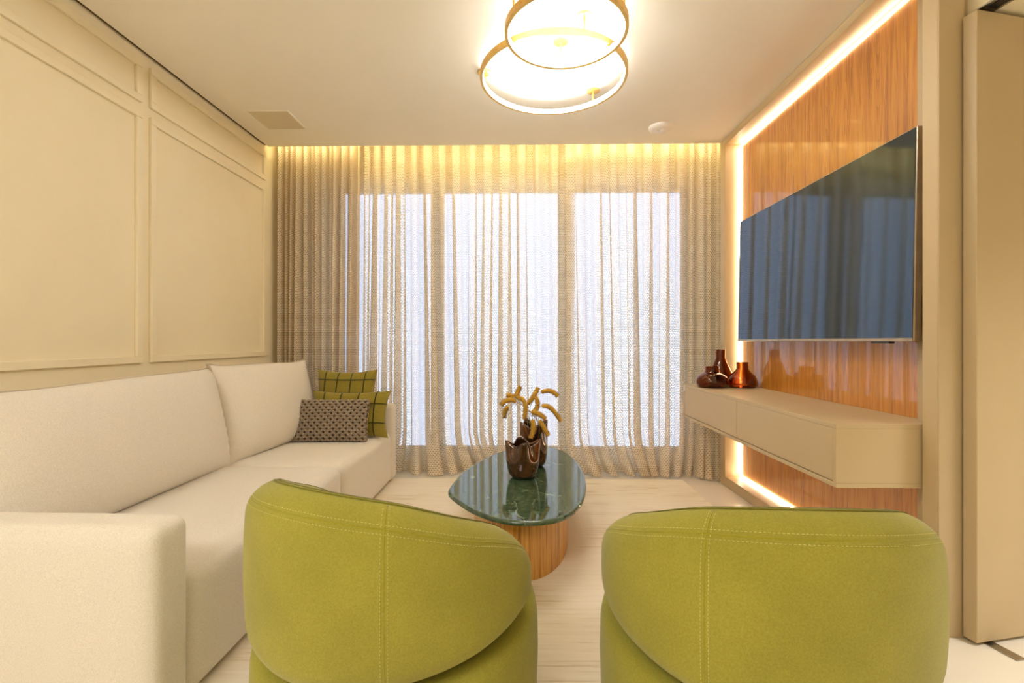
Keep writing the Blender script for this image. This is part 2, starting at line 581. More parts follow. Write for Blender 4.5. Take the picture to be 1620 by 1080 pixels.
# ------------------------------------------------------------------ lit media wall panel
mw = empty('media_wall_panel', (1.62, 2.69, 0))
tag(mw, 'tall glossy oak wall panel in a beige frame with hidden warm edge lighting', 'wall panel')
ox, oy = 1.62, 2.69
def mwbox(name, x0, x1, y0, y1, z0, z1, mat, bevel=0.002):
    return box(name, x0 - ox, x1 - ox, y0 - oy, y1 - oy, z0, z1, mat, mw, bevel)
p = mwbox('frame_rail', XR, 1.74, 1.752, YS, 2.553, 2.598, M['lacquer'])
mwbox('frame_rail', XR, 1.74, 1.752, YS, FZ + 0.001, 0.095, M['lacquer'])
mwbox('frame_post', XR, 1.74, 3.548, YS, 0.095, 2.553, M['lacquer'])
mwbox('frame_post', XR, 1.605, 1.752, 1.818, 0.095, 2.553, M['lacquer'])
mwbox('end_panel', 1.5155, 1.605, 1.747, 1.752, FZ + 0.001, 2.598, M['door'], 0)
mwbox('wood_panel', 1.622, 1.738, 1.819, 3.546, 0.096, 2.551, M['oak'])
for (y0, y1, z0, z1) in ((1.842, 3.530, 2.531, 2.538), (1.842, 3.530, 0.105, 0.112), (3.523, 3.530, 0.1125, 2.5305), (1.835, 1.842, 0.1125, 2.5305)):
    mwbox('led_strip', 1.613, 1.6215, y0, y1, z0, z1, M['panel_led'], 0)

# ------------------------------------------------------------------ sliding door leaf at the right
dr = empty('door_1', (1.602, 1.695, FZ), math.atan2(0.047, 0.213))
struct(dr)
box('door_leaf', 0, 0.86, 0, 0.045, 0.012, 2.240, M['door'], dr, 0.003)
box('floor_pivot', 0.045, 0.085, -0.085, 0.02, 0.0005, 0.004, M['steel'], dr, 0.001)
pv = boxes('top_pivot', [(0.03, 0.10, -0.06, 0.04, 2.2545, 2.2595)], M['steel'], dr, 0.001)
box('pivot_slot', 0.045, 0.085, -0.045, 0.0, 2.2525, 2.2544, M['dark'], pv)

# ------------------------------------------------------------------ curtain pocket light
cv = empty('cove_light', (-0.15, 3.645, 2.63))
tag(cv, 'warm strip light hidden in the ceiling pocket above the curtains', 'strip light')
box('led_strip', -1.75, 1.70, 0.006, 0.016, 0.022, 0.046, M['cove_led'], cv)
box('channel', -1.75, 1.70, -0.0145, 0.005, 0.010, 0.058, M['white'], cv)

# ================================================================== CURTAINS
def make_curtain(x0, x1, pitch, yc, seed, label, amp=0.055, amp0=0.030, ztop=2.74, zbot=0.039, flare=0.16, dens=lambda x: 0.85):
    rnd = random.Random(seed)
    dx = 0.001
    psi = [0.0]; xs = [x0]
    x = x0
    while x < x1:
        x += dx
        psi.append(psi[-1] + 2 * pi * dx / pitch(x)); xs.append(x)
    nf = int(psi[-1] / (2 * pi)) + 3
    aF = [rnd.uniform(0.55, 1.25) for _ in range(nf * 2)]
    bF = [rnd.uniform(-0.1, 1.35) for _ in range(nf * 2)]
    dF = [rnd.uniform(-1, 1) for _ in range(nf * 2)]
    eF = [rnd.uniform(0, 1) for _ in range(nf * 2)]
    def smp(L, q):
        i = int(q); f_ = q - i
        f_ = f_ * f_ * (3 - 2 * f_)
        return L[i] * (1 - f_) + L[min(i + 1, len(L) - 1)] * f_
    per = 16
    ns = int(psi[-1] / (2 * pi) * per)
    import bisect
    zs = [zbot + (0.30) * (k / 10) ** 1.3 for k in range(11)]
    k = 1
    while zs[-1] < ztop - 0.06:
        zs.append(zs[-1] + 0.085)
    zs[-1] = ztop
    V, F, UV = [], [], []
    rows = len(zs)
    base = []
    for i in range(ns + 1):
        ps = psi[-1] * i / ns
        j = min(bisect.bisect_left(psi, ps), len(xs) - 1)
        base.append((ps, xs[j]))
    ucum = None
    for ri, z in enumerate(zs):
        t = 1 - (z - zbot) / (ztop - zbot)
        row = []
        for ps, xb in base:
            q = ps / (2 * pi)
            p_ = pitch(xb)
            A = amp0 + 0.25 * p_
            A = min(A, amp) * smp(aF, q) * (0.8 + 0.35 * t)
            ph = ps + 0.9 * t * smp(dF, q * 0.6)
            B = p_ / (2 * pi) * dens(xb) * smp(bF, q * 1.3 % (nf * 2 - 2)) * (0.55 + 0.6 * t)
            xx = xb - B * sin(2 * ph) + p_ * 0.5 * t * smp(dF, q * 0.37)
            yy = yc + A * sin(ph) + 0.25 * A * sin(2.3 * ph + 1.7)
            if z < 0.40:
                s = (0.40 - z) / 0.36
                yy -= flare * (s ** 2.0) * max(0.0, smp(eF, q * 0.30) - 0.2)
                xx += 0.12 * (s ** 1.8) * smp(dF, q * 0.30)
            xx = max(xx, XL + 0.02)
            xx = min(xx, 1.583)
            row.append((xx, yy, z))
        if ucum is None and z > 1.2:
            ucum = [0.0]
            for i in range(ns):
                a_, b_ = Vector(row[i]), Vector(row[i + 1])
                ucum.append(ucum[-1] + (a_ - b_).length)
        V += row
    n1 = ns + 1
    for ri in range(rows - 1):
        for i in range(ns):
            F.append((ri * n1 + i, ri * n1 + i + 1, (ri + 1) * n1 + i + 1, (ri + 1) * n1 + i))
    root = empty('curtain', ((x0 + x1) / 2, yc, 0))
    tag(root, label, 'curtain', None)
    L0 = root.location
    me = bpy.data.meshes.new('cloth')
    me.from_pydata([(v[0] - L0.x, v[1] - L0.y, v[2]) for v in V], [], F)
    uvl = me.uv_layers.new(name='UVMap')
    data = []
    for poly in me.polygons:
        for vi in poly.vertices:
            ri, i = divmod(vi, n1)
            data += [ucum[i], zs[ri]]
    uvl.data.foreach_set('uv', data)
    link('cloth', me, M['curtain'], root, None, True)
    # bottom hem: a doubled band following the lowest rows
    HV, HF, HU = [], [], []
    for ri in range(4):
        for i in range(n1):
            v = V[ri * n1 + i]
            HV.append((v[0] - L0.x, v[1] - L0.y + 0.004, v[2] + 0.001))
    for ri in range(3):
        for i in range(ns):
            HF.append((ri * n1 + i, ri * n1 + i + 1, (ri + 1) * n1 + i + 1, (ri + 1) * n1 + i))
    me = bpy.data.meshes.new('hem')
    me.from_pydata(HV, [], HF)
    uvl = me.uv_layers.new(name='UVMap')
    data = []
    for poly in me.polygons:
        for vi in poly.vertices:
            ri, i = divmod(vi, n1)
            data += [ucum[i] + 0.004, zs[ri] + 0.003]
    uvl.data.foreach_set('uv', data)
    link('hem', me, M['curtain'], root, None, True)
    return root

def p_stack(x):
    return 0.050 if x < -1.47 else 0.062
def p_mid(x):
    t = min(1, max(0, (x + 1.25) / 0.9))
    return 0.088 + 0.047 * t
def p_right(x):
    t = min(1, max(0, (x - 1.15) / 0.25))
    return 0.135 - 0.065 * t
make_curtain(-1.955, -1.28, p_stack, 3.775, 3, 'dense stack of coarse taupe curtain cloth in the corner beside the panelled wall', amp=0.075, amp0=0.060, flare=0.0)
make_curtain(-1.42, 0.43, p_mid, 3.890, 8, 'wide taupe open-weave curtain between the dense corner stack and the centre', dens=lambda x: 2.3 - 0.8 * min(1, max(0, (x + 1.2) / 0.9)))
make_curtain(0.36, 1.57, p_right, 3.785, 21, 'taupe open-weave curtain hanging right of centre beside the oak panel', dens=lambda x: 1.5 + 0.6 * min(1, max(0, (x - 1.1) / 0.2)))
rail = boxes('curtain_rail', [(-1.97, 1.58, 3.77, 3.79, 2.742, 2.7595), (-1.97, 1.58, 3.88, 3.90, 2.742, 2.7595)], M['white'])
tag(rail, 'white double curtain track fixed up inside the ceiling pocket', 'curtain track')

# ================================================================== RUG
rug = box('rug', -1.60, 1.24, 0.95, 3.66, FZ + 0.001, FZ + 0.013, M['rug'], None, 0.004)
tag(rug, 'large cream woven rug with faint tan streaks under the coffee table', 'rug')

# ================================================================== SOFA
so = empty('sofa', (-1.46, 2.45, FZ + 0.013))
tag(so, 'long low oatmeal linen sofa along the panelled wall', 'sofa')
sx, sy, sz = -1.46, 2.45, FZ + 0.013
SL, SF = -1.945, -0.962
soft_box('seat_module', SL + 0.12 - sx, SF - sx, 1.365 - sy, 2.545 - sy, 0.012, 0.390, 0.05, M['linen'], so, 20, (0.012, 0.0, 0.010))
soft_box('seat_module', SL + 0.12 - sx, SF - sx, 2.553 - sy, 3.515 - sy, 0.012, 0.390, 0.05, M['linen'], so, 20, (0.012, 0.0, 0.010))
soft_box('armrest', SL - sx, SF - sx, 1.228 - sy, 1.368 - sy, 0.012, 0.563, 0.035, M['linen'], so, 18, (0.0, 0.012, 0.006))
soft_box('armrest', SL - sx, SF + 0.005 - sx, 3.52 - sy, 3.645 - sy, 0.012, 0.587, 0.035, M['linen'], so, 18, (0.0, 0.008, 0.004))
soft_box('backrest', SL - 0.005 - sx, SL + 0.15 - sx, 1.368 - sy, 3.52 - sy, 0.012, 0.635, 0.04, M['linen'], so, 12)
for (x_, y_) in ((SL + 0.1, 1.32), (SF - 0.14, 1.34), (SL + 0.1, 3.54), (SF - 0.14, 3.5)):
    lathe('foot', [(0.026, 0.0005), (0.03, 0.014)], M['dark'], so, (x_ - sx, y_ - sy, 0), 16)

def back_cushion(loc, rz, W, H, T, lean, seed):
    rnd = random.Random(seed)
    pinch = 0.045
    def deform(p, u, v):
        # plump low down, thinner at the top, slight sag of the top edge
        k = 1.0 + 0.30 * (-v) * 0.6
        p = Vector((p.x, p.y * k, p.z))
        p.z += 0.012 * sin(2.2 * u + seed) * max(0, v)
        ear = abs(u * v) ** 6
        p.x += 0.022 * ear * (1 if u > 0 else -1)
        p.z += 0.020 * ear * (1 if v > 0 else -1)
        edge_w = math.exp(-(1 - abs(u)) / 0.14) * max(0, 0.5 - v) * (1 - abs(v))
        p.y += 0.010 * edge_w * sin(34 * v + 5 * u + seed)
        return p
    c = pillow_mesh('back_cushion', W, H, T, pinch, M['linen'], so, 44, 0.46, 2.6, deform)
    c.location = (loc[0] - sx, loc[1] - sy, loc[2] - sz)
    c.rotation_euler = Matrix.Rotation(rz, 3, 'Z').to_4x4().to_euler()
    c.matrix_local = Matrix.Translation(c.location) @ Matrix.Rotation(rz, 4, 'Z') @ Matrix.Rotation(-lean, 4, 'X')
    # doubled piping around the rim
    for off in (-0.006, 0.006):
        pts = []
        N = 40
        for s in range(4):
            for k in range(N):
                q = -1 + 2 * k / N
                u, v = ((q, 1), (1, -q), (-q, -1), (-1, q))[s]
                pp = deform(pillow_point(u, v, 0, W, H, T, pinch), u, v)
                pts.append((pp.x * 1.002, pp.y + off, pp.z * 1.004))
        pts.append(pts[0])
        tube('piping', pts, 0.0045, M['linen_dark'], c, 6)
    return c
back_cushion((-1.665, 1.985, 0.672), radians(90), 1.21, 0.54, 0.30, radians(9), 1)
back_cushion((-1.610, 3.000, 0.682), radians(90 - 6), 0.90, 0.55, 0.28, radians(7), 2)

# throw pillows -----------------------------------------------------
def green_pillow(loc, rz, lean, W, H, T, nu, nv, label):
    root = empty('throw_pillow', loc)
    root.matrix_world = Matrix.Translation(loc) @ Matrix.Rotation(rz, 4, 'Z') @ Matrix.Rotation(-lean, 4, 'X')
    tag(root, label, 'pillow', 'olive pillows with dark grid')
    pillow_mesh('cover', W, H, T, 0.11, M['olive'], root, 26, 0.42, 2.2)
    def line(u0, v0, u1, v1):
        for side in (-1, 1):
            pts = []
            for k in range(25):
                t = k / 24
                u = u0 + (u1 - u0) * t; v = v0 + (v1 - v0) * t
                pp = pillow_point(u, v, side, W, H, T, 0.11, 0.42, 2.2)
                pp.y += side * 0.001
                pts.append(pp)
            tube('cord', pts, 0.0042, M['cord'], root, 6)
    for i in range(nu):
        u = -1 + 2 * (i + 0.75) / (nu + 0.5)
        line(u, -0.99, u, 0.99)
    for j in range(nv):
        v = -1 + 2 * (j + 0.75) / (nv + 0.5)
        line(-0.99, v, 0.99, v)
    return root
green_pillow((-1.275, 3.425, 0.665), radians(-3), radians(10), 0.45, 0.46, 0.13, 4, 4, 'square olive pillow with dark grid cords, rearmost in the sofa corner')
green_pillow((-1.190, 3.285, 0.590), radians(2), radians(16), 0.55, 0.33, 0.13, 4, 2, 'wide olive pillow with dark grid cords behind the taupe knit one')

kl = Vector((-1.275, 3.135, 0.568))
kp = empty('knit_pillow', kl)
kp.matrix_world = Matrix.Translation(kl) @ Matrix.Rotation(radians(3), 4, 'Z') @ Matrix.Rotation(-radians(17), 4, 'X')
tag(kp, 'small taupe chunky-knit lumbar pillow at the front of the sofa corner', 'pillow')
KW, KH, KT = 0.52, 0.285, 0.13
pillow_mesh('cover', KW - 0.016, KH - 0.014, KT - 0.004, 0.05, M['knit_core'], kp, 24, 0.40, 2.4)
V, F = [], []
NU, NV = 25, 14
for side in (-1, 1):
    for i in range(NU):
        for j in range(NV):
            u = -0.99 + 1.98 * (i + 0.5) / NU
            v = -0.99 + 1.98 * (j + 0.5) / NV
            c0 = pillow_point(u, v, side, KW, KH, KT, 0.05, 0.40, 2.4)
            e = 0.02
            du = (pillow_point(min(u + e, 0.99), v, side, KW, KH, KT, 0.05, 0.40, 2.4) - pillow_point(u - e, v, side, KW, KH, KT, 0.05, 0.40, 2.4)).normalized()
            dv = (pillow_point(u, min(v + e, 0.99), side, KW, KH, KT, 0.05, 0.40, 2.4) - pillow_point(u, v - e, side, KW, KH, KT, 0.05, 0.40, 2.4)).normalized()
            nn = du.cross(dv).normalized()
            if nn.y * side < 0:
                nn = -nn
            ang = radians(-47) if (i + j) % 2 else radians(33)
            ax = du * cos(ang) + dv * sin(ang)
            bx = nn.cross(ax)
            b0 = len(V)
            L_, Wd, Hh = 0.0165, 0.0088, 0.0070
            segs = [(-1, 0.35, -0.2), (-0.5, 0.9, 0.75), (0, 1.0, 1.0), (0.5, 0.9, 0.75), (1, 0.35, -0.2)]
            for (s, wd, hh) in segs:
                cc = c0 + ax * (L_ * s) + nn * (Hh * hh * 0.55)
                for k in range(6):
                    a = 2 * pi * k / 6
                    V.append(cc + bx * (Wd * wd * cos(a)) + nn * (Wd * wd * 0.9 * sin(a)))
            for q in range(4):
                for k in range(6):
                    k2 = (k + 1) % 6
                    F.append((b0 + q * 6 + k, b0 + q * 6 + k2, b0 + q * 6 + 6 + k2, b0 + q * 6 + 6 + k))
o = pydata('knit_strands', V, F, M['knit'], kp, None, True)
o['kind'] = 'stuff'

# ================================================================== COFFEE TABLE
out = [(-0.363, 2.362), (-0.363, 2.476), (-0.345, 2.646), (-0.304, 2.824), (-0.245, 2.988), (-0.168, 3.16), (-0.09, 3.287), (-0.02, 3.35), (0.049, 3.380), (0.13, 3.39), (0.195, 3.363), (0.27, 3.285), (0.322, 3.14), (0.350, 2.943), (0.359, 2.737), (0.345, 2.516), (0.321, 2.363), (0.285, 2.215), (0.239, 2.107), (0.185, 2.030), (0.13, 1.990), (0.066, 1.968), (-0.01, 1.966), (-0.073, 1.984), (-0.14, 2.026), (-0.213, 2.098), (-0.279, 2.190), (-0.333, 2.282)]
ct = empty('coffee_table', (0.0, 2.60, FZ + 0.0135))
tag(ct, 'pebble-shaped coffee table with green marble top on an oval oak drum', 'coffee table')
# smooth closed Catmull-Rom through the outline
loop = []
N = len(out)
for i in range(N):
    p0, p1, p2, p3 = [Vector(out[(i + k - 1) % N]) for k in range(4)]
    for s in range(4):
        t = s / 4
        loop.append(0.5 * ((2 * p1) + (p2 - p0) * t + (2 * p0 - 5 * p1 + 4 * p2 - p3) * t * t + (3 * p1 - p0 - 3 * p2 + p3) * t ** 3))
cen = sum(loop, Vector((0, 0))) / len(loop)
V, F = [], []
prof = [(0.018, 0.289), (0.006, 0.2905), (0.0, 0.295), (0.0, 0.304), (0.004, 0.3095), (0.010, 0.312), (0.016, 0.312)]
for (inset, z) in prof:
    for q in loop:
        d = (q - cen); L_ = d.length
        qq = cen + d * ((L_ - inset) / L_)
        V.append((qq.x, qq.y - 2.60, z))
m_ = len(loop)
for i in range(len(prof) - 1):
    for k in range(m_):
        k2 = (k + 1) % m_
        F.append((i * m_ + k, i * m_ + k2, (i + 1) * m_ + k2, (i + 1) * m_ + k))
F.append(tuple(range(m_ - 1, -1, -1)))
F.append(tuple((len(prof) - 1) * m_ + k for k in range(m_)))
o = pydata('marble_top', V, F, M['marble'], ct, None, True)
for pl in o.data.polygons:
    if pl.normal.z > 0.95 or len(pl.vertices) > 4:
        pl.use_smooth = False
o.data.set_sharp_from_angle(angle=radians(50))
V, F = [], []
nb = 96
for (z, s) in ((0.0, 1.0), (0.2885, 1.0)):
    for k in range(nb):
        a = 2 * pi * k / nb
        V.append((0.0 + 0.252 * s * cos(a), 0.01 + 0.52 * s * sin(a), z))
for k in range(nb):
    k2 = (k + 1) % nb
    F.append((k, k2, nb + k2, nb + k))
F.append(tuple(range(nb - 1, -1, -1))); F.append(tuple(range(nb, 2 * nb)))
o = pydata('drum_base', V, F, M['oak_base'], ct, None, True)
o.data.set_sharp_from_angle(angle=radians(50))

# lobed vases ------------------------------------------------------
TZ = 0.3515
def lobed_vase(loc, R, H, lobes, rot, label):
    root = empty('lobed_vase', loc, rot)
    tag(root, label, 'vase')
    nA, nZ = 96, 22
    def pt(a, t, inner):
        cs = cos(lobes * a)
        pk = (0.5 + 0.5 * cs) ** 1.3
        top = H * (0.86 + 0.14 * pk)
        z = t * top
        body = R * (0.80 + 0.20 * sin(min(1.0, t * 1.6) * pi / 2) - 0.08 * max(0, t - 0.5))
        if t < 0.16:
            e = 1 - t / 0.16
            body *= 0.64 + 0.36 * sqrt(max(0.0, 1 - e * e))
        lob = 0.07 * t * cs + 0.13 * max(0, t - 0.55) / 0.45 * (cs - 0.45)
        r_ = body * (1 + lob)
        if inner:
            r_ -= 0.007; z = max(z, 0.010)
            r_ = max(r_, 0.004)
        return (r_ * cos(a), r_ * sin(a), z)
    V, F = [], []
    rows = [((i / nZ) ** 1.5, False) for i in range(nZ + 1)] + [((i / nZ) ** 1.5, True) for i in range(nZ, -1, -1)]
    for (t, inn) in rows:
        for k in range(nA):
            V.append(pt(2 * pi * k / nA, t, inn))
    for i in range(len(rows) - 1):
        for k in range(nA):
            k2 = (k + 1) % nA
            F.append((i * nA + k, i * nA + k2, (i + 1) * nA + k2, (i + 1) * nA + k))
    F.append(tuple(range(nA - 1, -1, -1)))
    F.append(tuple((len(rows) - 1) * nA + k for k in range(nA)))
    pydata('body', V, F, M['lustre'], root, None, True)
    return root
lobed_vase((0.010, 2.615, TZ), 0.090, 0.205, 4, radians(8), 'shorter brown glazed vase with petal rim, front of the pair on the marble')
lobed_vase((0.078, 2.850, TZ), 0.086, 0.270, 4, radians(30), 'taller brown glazed vase with petal rim, holding the dried grasses')

# dried grasses ----------------------------------------------------
def grass(pts, label, seed, mouth):
    rnd = random.Random(seed)
    P = [Vector(q) for q in pts]
    root = empty('dried_seed_stem', Vector((0.078, 2.850, TZ + 0.012)))
    tag(root, label, 'dried grass', 'dried golden grasses in the taller vase')
    o0 = root.location
    # seed head along a quadratic through the three points
    curve = []
    for k in range(15):
        t = k / 14
        curve.append(P[0] * ((1 - t) * (1 - 2 * t)) + P[1] * (4 * t * (1 - t)) + P[2] * (t * (2 * t - 1)) - o0)
    rad = [0.0135 * (0.55 + 0.45 * sin(pi * (0.12 + 0.80 * k / 14)) ** 0.6) for k in range(15)]
    V, F = tube_data(curve, rad, 7)
    for k in range(210):
        t = rnd.uniform(0.01, 0.99) * 14
        i = min(int(t), 13)
        c0 = curve[i].lerp(curve[i + 1], t - i)
        tan = (curve[i + 1] - curve[i]).normalized()
        a = tan.cross(Vector((rnd.uniform(-1, 1), rnd.uniform(-1, 1), rnd.uniform(-1, 1)))).normalized()
        side = tan.cross(a)
        r_ = rad[i]
        b0 = len(V)
        base_ = c0 + a * r_ * 0.75
        tip = c0 + a * (r_ + rnd.uniform(0.004, 0.008)) + tan * rnd.uniform(0.002, 0.008)
        V += [base_ + side * 0.0028, base_ - side * 0.0028, base_ + tan * 0.004, tip]
        F += [(b0, b0 + 1, b0 + 3), (b0 + 1, b0 + 2, b0 + 3), (b0 + 2, b0, b0 + 3)]
    # stem from the vase floor through the mouth, then arching to the head
    s0 = Vector((0.078, 2.850, TZ + 0.014)) - o0
    s1 = Vector(mouth) - o0
    s2 = curve[0]
    d2 = (curve[0] - curve[1]).normalized()
    st = [s0.lerp(s1, k / 4) for k in range(4)]
    L_ = (s2 - s1).length
    c1 = s1 + (s1 - s0).normalized() * L_ * 0.45
    c2 = s2 + d2 * L_ * 0.35
    for k in range(13):
        t = k / 12
        st.append(s1 * (1 - t) ** 3 + c1 * (3 * t * (1 - t) ** 2) + c2 * (3 * t * t * (1 - t)) + s2 * t ** 3)
    tube('stalk', st, 0.0014, M['stem'], root, 5)
    pydata('seed_head', V, F, M['straw'], root, None, True)
G = [
 ([(-0.040, 2.80, 0.766), (-0.062, 2.80, 0.775), (-0.085, 2.80, 0.780)], 'short dried grass head pointing left at the upper left of the bunch'),
 ([(-0.035, 2.83, 0.762), (-0.021, 2.84, 0.790), (-0.004, 2.84, 0.828)], 'dried grass head rising steeply at the upper left of the bunch'),
 ([(-0.030, 2.76, 0.747), (-0.076, 2.74, 0.757), (-0.114, 2.74, 0.728)], 'dried grass head arching left over the greyish drooping one'),
 ([(-0.078, 2.94, 0.694), (-0.097, 2.94, 0.666), (-0.101, 2.94, 0.620)], 'greyish dried grass head drooping at the far left of the bunch'),
 ([(0.019, 2.80, 0.637), (0.023, 2.79, 0.735), (-0.026, 2.78, 0.770)], 'long dried grass head standing above the left rim and bending left'),
 ([(0.042, 2.88, 0.716), (0.076, 2.88, 0.762), (0.105, 2.88, 0.817)], 'tall dried grass head slanting up right, highest at the middle'),
 ([(0.070, 2.82, 0.677), (0.098, 2.82, 0.710), (0.089, 2.82, 0.771)], 'upright dried grass head in the middle of the bunch'),
 ([(0.125, 2.90, 0.784), (0.178, 2.90, 0.795), (0.226, 2.90, 0.760)], 'dried grass head arching right at the top right of the bunch'),
 ([(0.062, 2.76, 0.690), (0.104, 2.75, 0.675), (0.143, 2.75, 0.648)], 'dried grass head sloping right just above the taller vase rim'),
 ([(0.124, 2.80, 0.716), (0.180, 2.80, 0.700), (0.234, 2.80, 0.625)], 'long dried grass head drooping at the far right of the bunch'),
 ([(0.108, 2.75, 0.640), (0.133, 2.74, 0.600), (0.158, 2.73, 0.554)], 'dried grass head hanging down outside the right rim of the taller vase'),
 ([(0.066, 2.735, 0.645), (0.072, 2.72, 0.600), (0.057, 2.71, 0.544)], 'dried grass head hanging in front of the taller vase rim'),
]
rg = random.Random(5)
for i, (pts, lb) in enumerate(G):
    a = rg.uniform(0, 2 * pi)
    mth = (0.078 + 0.03 * cos(a) + (pts[0][0] - 0.078) * 0.12, 2.850 + 0.03 * sin(a), TZ + 0.245)
    grass(pts, lb, 50 + i, mth)

# ================================================================== FLOATING CABINET
fc = empty('floating_cabinet', (1.41, 2.673, 0.54))
tag(fc, 'long beige lacquered wall-hung cabinet floating under the television', 'cabinet')
cx0, cx1, cy0, cy1, ch = 1.20 - 1.41, 1.618 - 1.41, 1.828 - 2.673, 3.52 - 2.673, 0.243
box('top_panel', cx0, cx1, cy0, cy1, ch - 0.018, ch, M['lacquer'], fc, 0.0015)
box('bottom_panel', cx0, cx1, cy0, cy1, 0.0, 0.018, M['lacquer'], fc, 0.0015)
box('side_panel', cx0, cx1, cy0, cy0 + 0.02, 0.018, ch - 0.018, M['lacquer'], fc, 0.001)
box('side_panel', cx0, cx1, cy1 - 0.02, cy1, 0.018, ch - 0.018, M['lacquer'], fc, 0.001)
box('back_panel', cx1 - 0.012, cx1, cy0 + 0.02, cy1 - 0.02, 0.018, ch - 0.018, M['lacquer'], fc)
ymid = 2.665 - 2.673
f1 = box('drawer_front', cx0 + 0.001, cx0 + 0.02, cy0 + 0.022, ymid - 0.002, 0.022, ch - 0.0185, M['lacquer'], fc, 0.001)
f2 = box('drawer_front', cx0 + 0.001, cx0 + 0.02, ymid + 0.002, cy1 - 0.0215, 0.022, ch - 0.0185, M['lacquer'], fc, 0.001)
o = box('tag', cx0 - 0.001, cx0 + 0.0005, cy1 - 0.028, cy1 - 0.004, ch - 0.050, ch - 0.004, M['white'], fc)
o['label'] = 'small white paper tag'

# amber bottles ----------------------------------------------------
def bottle(x, y, prof, label):
    th = 0.0045
    outp = prof
    inn = []
    for (r_, z) in reversed(prof):
        inn.append((max(r_ - th, 0.001), max(z, 0.008)))
    root = empty('amber_bottle', (x, y, 0.7835))
    tag(root, label, 'bottle', None)
    # subdivide the profile smoothly
    def cr(P):
        out_ = []
        for i in range(len(P) - 1):
            p0 = Vector(P[max(i - 1, 0)]); p1 = Vector(P[i]); p2 = Vector(P[i + 1]); p3 = Vector(P[min(i + 2, len(P) - 1)])
            for s in range(5):
                t = s / 5
                q = 0.5 * ((2 * p1) + (p2 - p0) * t + (2 * p0 - 5 * p1 + 4 * p2 - p3) * t * t + (3 * p1 - p0 - 3 * p2 + p3) * t ** 3)
                out_.append((max(q.x, 0.0005), max(q.y, 0.0)))
        out_.append(P[-1])
        return out_
    O = cr(outp)
    I = []
    for i, (r_, z) in enumerate(O):
        a = Vector(O[max(i - 1, 0)]); b_ = Vector(O[min(i + 1, len(O) - 1)])
        t = (b_ - a)
        nrm = Vector((-t.y, t.x)).normalized() if t.length > 0 else Vector((-1, 0))
        I.append((max(r_ + nrm.x * th, 0.0005), max(z + nrm.y * th, 0.006)))
    I[-1] = (O[-1][0] - th, O[-1][1])
    full = [(0.0005, 0.0)] + O + list(reversed(I)) + [(0.0005, 0.006)]
    lathe('glass', full, M['amber'], root, None, 56)
    return root
bottle(1.305, 3.262, [(0.085, 0.0), (0.103, 0.020), (0.106, 0.045), (0.096, 0.070), (0.072, 0.090), (0.052, 0.102), (0.047, 0.114), (0.047, 0.142)], 'low squat amber glass bottle with a wide neck at the cabinet front')
bottle(1.507, 3.255, [(0.078, 0.0), (0.092, 0.016), (0.094, 0.042), (0.082, 0.075), (0.056, 0.103), (0.040, 0.122), (0.037, 0.135), (0.038, 0.172)], 'round-bellied amber glass bottle with a narrow neck nearest the oak panel')
bottle(1.430, 3.425, [(0.070, 0.0), (0.080, 0.030), (0.080, 0.070), (0.066, 0.115), (0.046, 0.160), (0.036, 0.190), (0.034, 0.205), (0.035, 0.255)], 'tallest amber glass bottle standing behind the two lower ones')

# ================================================================== TELEVISION
tv = empty('television', (1.52, 2.605, 1.098))
tag(tv, 'large dark flat television hung on the oak panel', 'television')
tv.rotation_euler = (0, radians(1.0), 0)
hl, th_ = 0.7425, 0.835
box('casing', 0.0, 0.028, -hl, hl, 0.0, th_, M['tvedge'], tv, 0.003)
box('screen', -0.003, -0.0002, -hl + 0.006, hl - 0.006, 0.014, th_ - 0.005, M['screen'], tv)
box('bottom_bezel', -0.0035, -0.0002, -hl + 0.004, hl - 0.004, 0.001, 0.013, M['tvedge'], tv)
box('sensor_bar', -0.004, 0.02, -hl + 0.12, -hl + 0.22, -0.008, -0.0002, M['dark'], tv)
box('wall_mount', 0.0282, 0.088, -0.25, 0.25, 0.25, 0.60, M['dark'], tv)

# ================================================================== CEILING FITTINGS
def ring_lamp(cx, cy, z0, z1, R, rods, label):
    root = empty('ring_lamp', (cx, cy, ZC))
    tag(root, label, 'pendant lamp')
    t = 0.016
    za, zb = z0 - ZC, z1 - ZC
    n = 128
    def ringmesh(name, prof, mat):
        V, F = [], []
        for (r_, z) in prof:
            for k in range(n):
                a = 2 * pi * k / n
                V.append((r_ * cos(a), r_ * sin(a), z))
        m2 = len(prof)
        for i in range(m2):
            j = (i + 1) % m2
            for k in range(n):
                k2 = (k + 1) % n
                F.append((i * n + k, i * n + k2, j * n + k2, j * n + k))
        o = pydata(name, V, F, mat, root, None, True)
        o.data.set_sharp_from_angle(angle=radians(40))
    ringmesh('band', [(R, za), (R, zb), (R - t, zb), (R - t, zb - 0.002), (R - 0.004, zb - 0.002), (R - 0.004, za + 0.002), (R - t, za + 0.002), (R - t, za)], M['brass'])
    ringmesh('led_diffuser', [(R - 0.0045, za + 0.0025), (R - 0.0045, zb - 0.0025), (R - t - 0.001, zb - 0.0025), (R - t - 0.003, (za + zb) / 2), (R - t - 0.001, za + 0.0025)], M['ring_led'])
    for deg in rods:
        a = radians(deg)
        x_, y_ = (R - 0.008) * cos(a), (R - 0.008) * sin(a)
        rd = lathe('rod', [(0.0055, zb - 0.0005), (0.0055, -0.008)], M['brass'], root, (x_, y_, 0), 16)
        lathe('ceiling_plate', [(0.036, -0.008), (0.038, -0.006), (0.038, -0.0005)], M['brass'], rd, None, 32)
ring_lamp(0.174, 2.562, 2.505, 2.535, 0.394, (48, 168, 288), 'larger brass ring ceiling lamp nearer the curtains with white inner light')
ring_lamp(0.200, 2.113, 2.462, 2.492, 0.273, (90, 210, 330), 'smaller brass ring ceiling lamp hanging lower and nearer the armchairs')

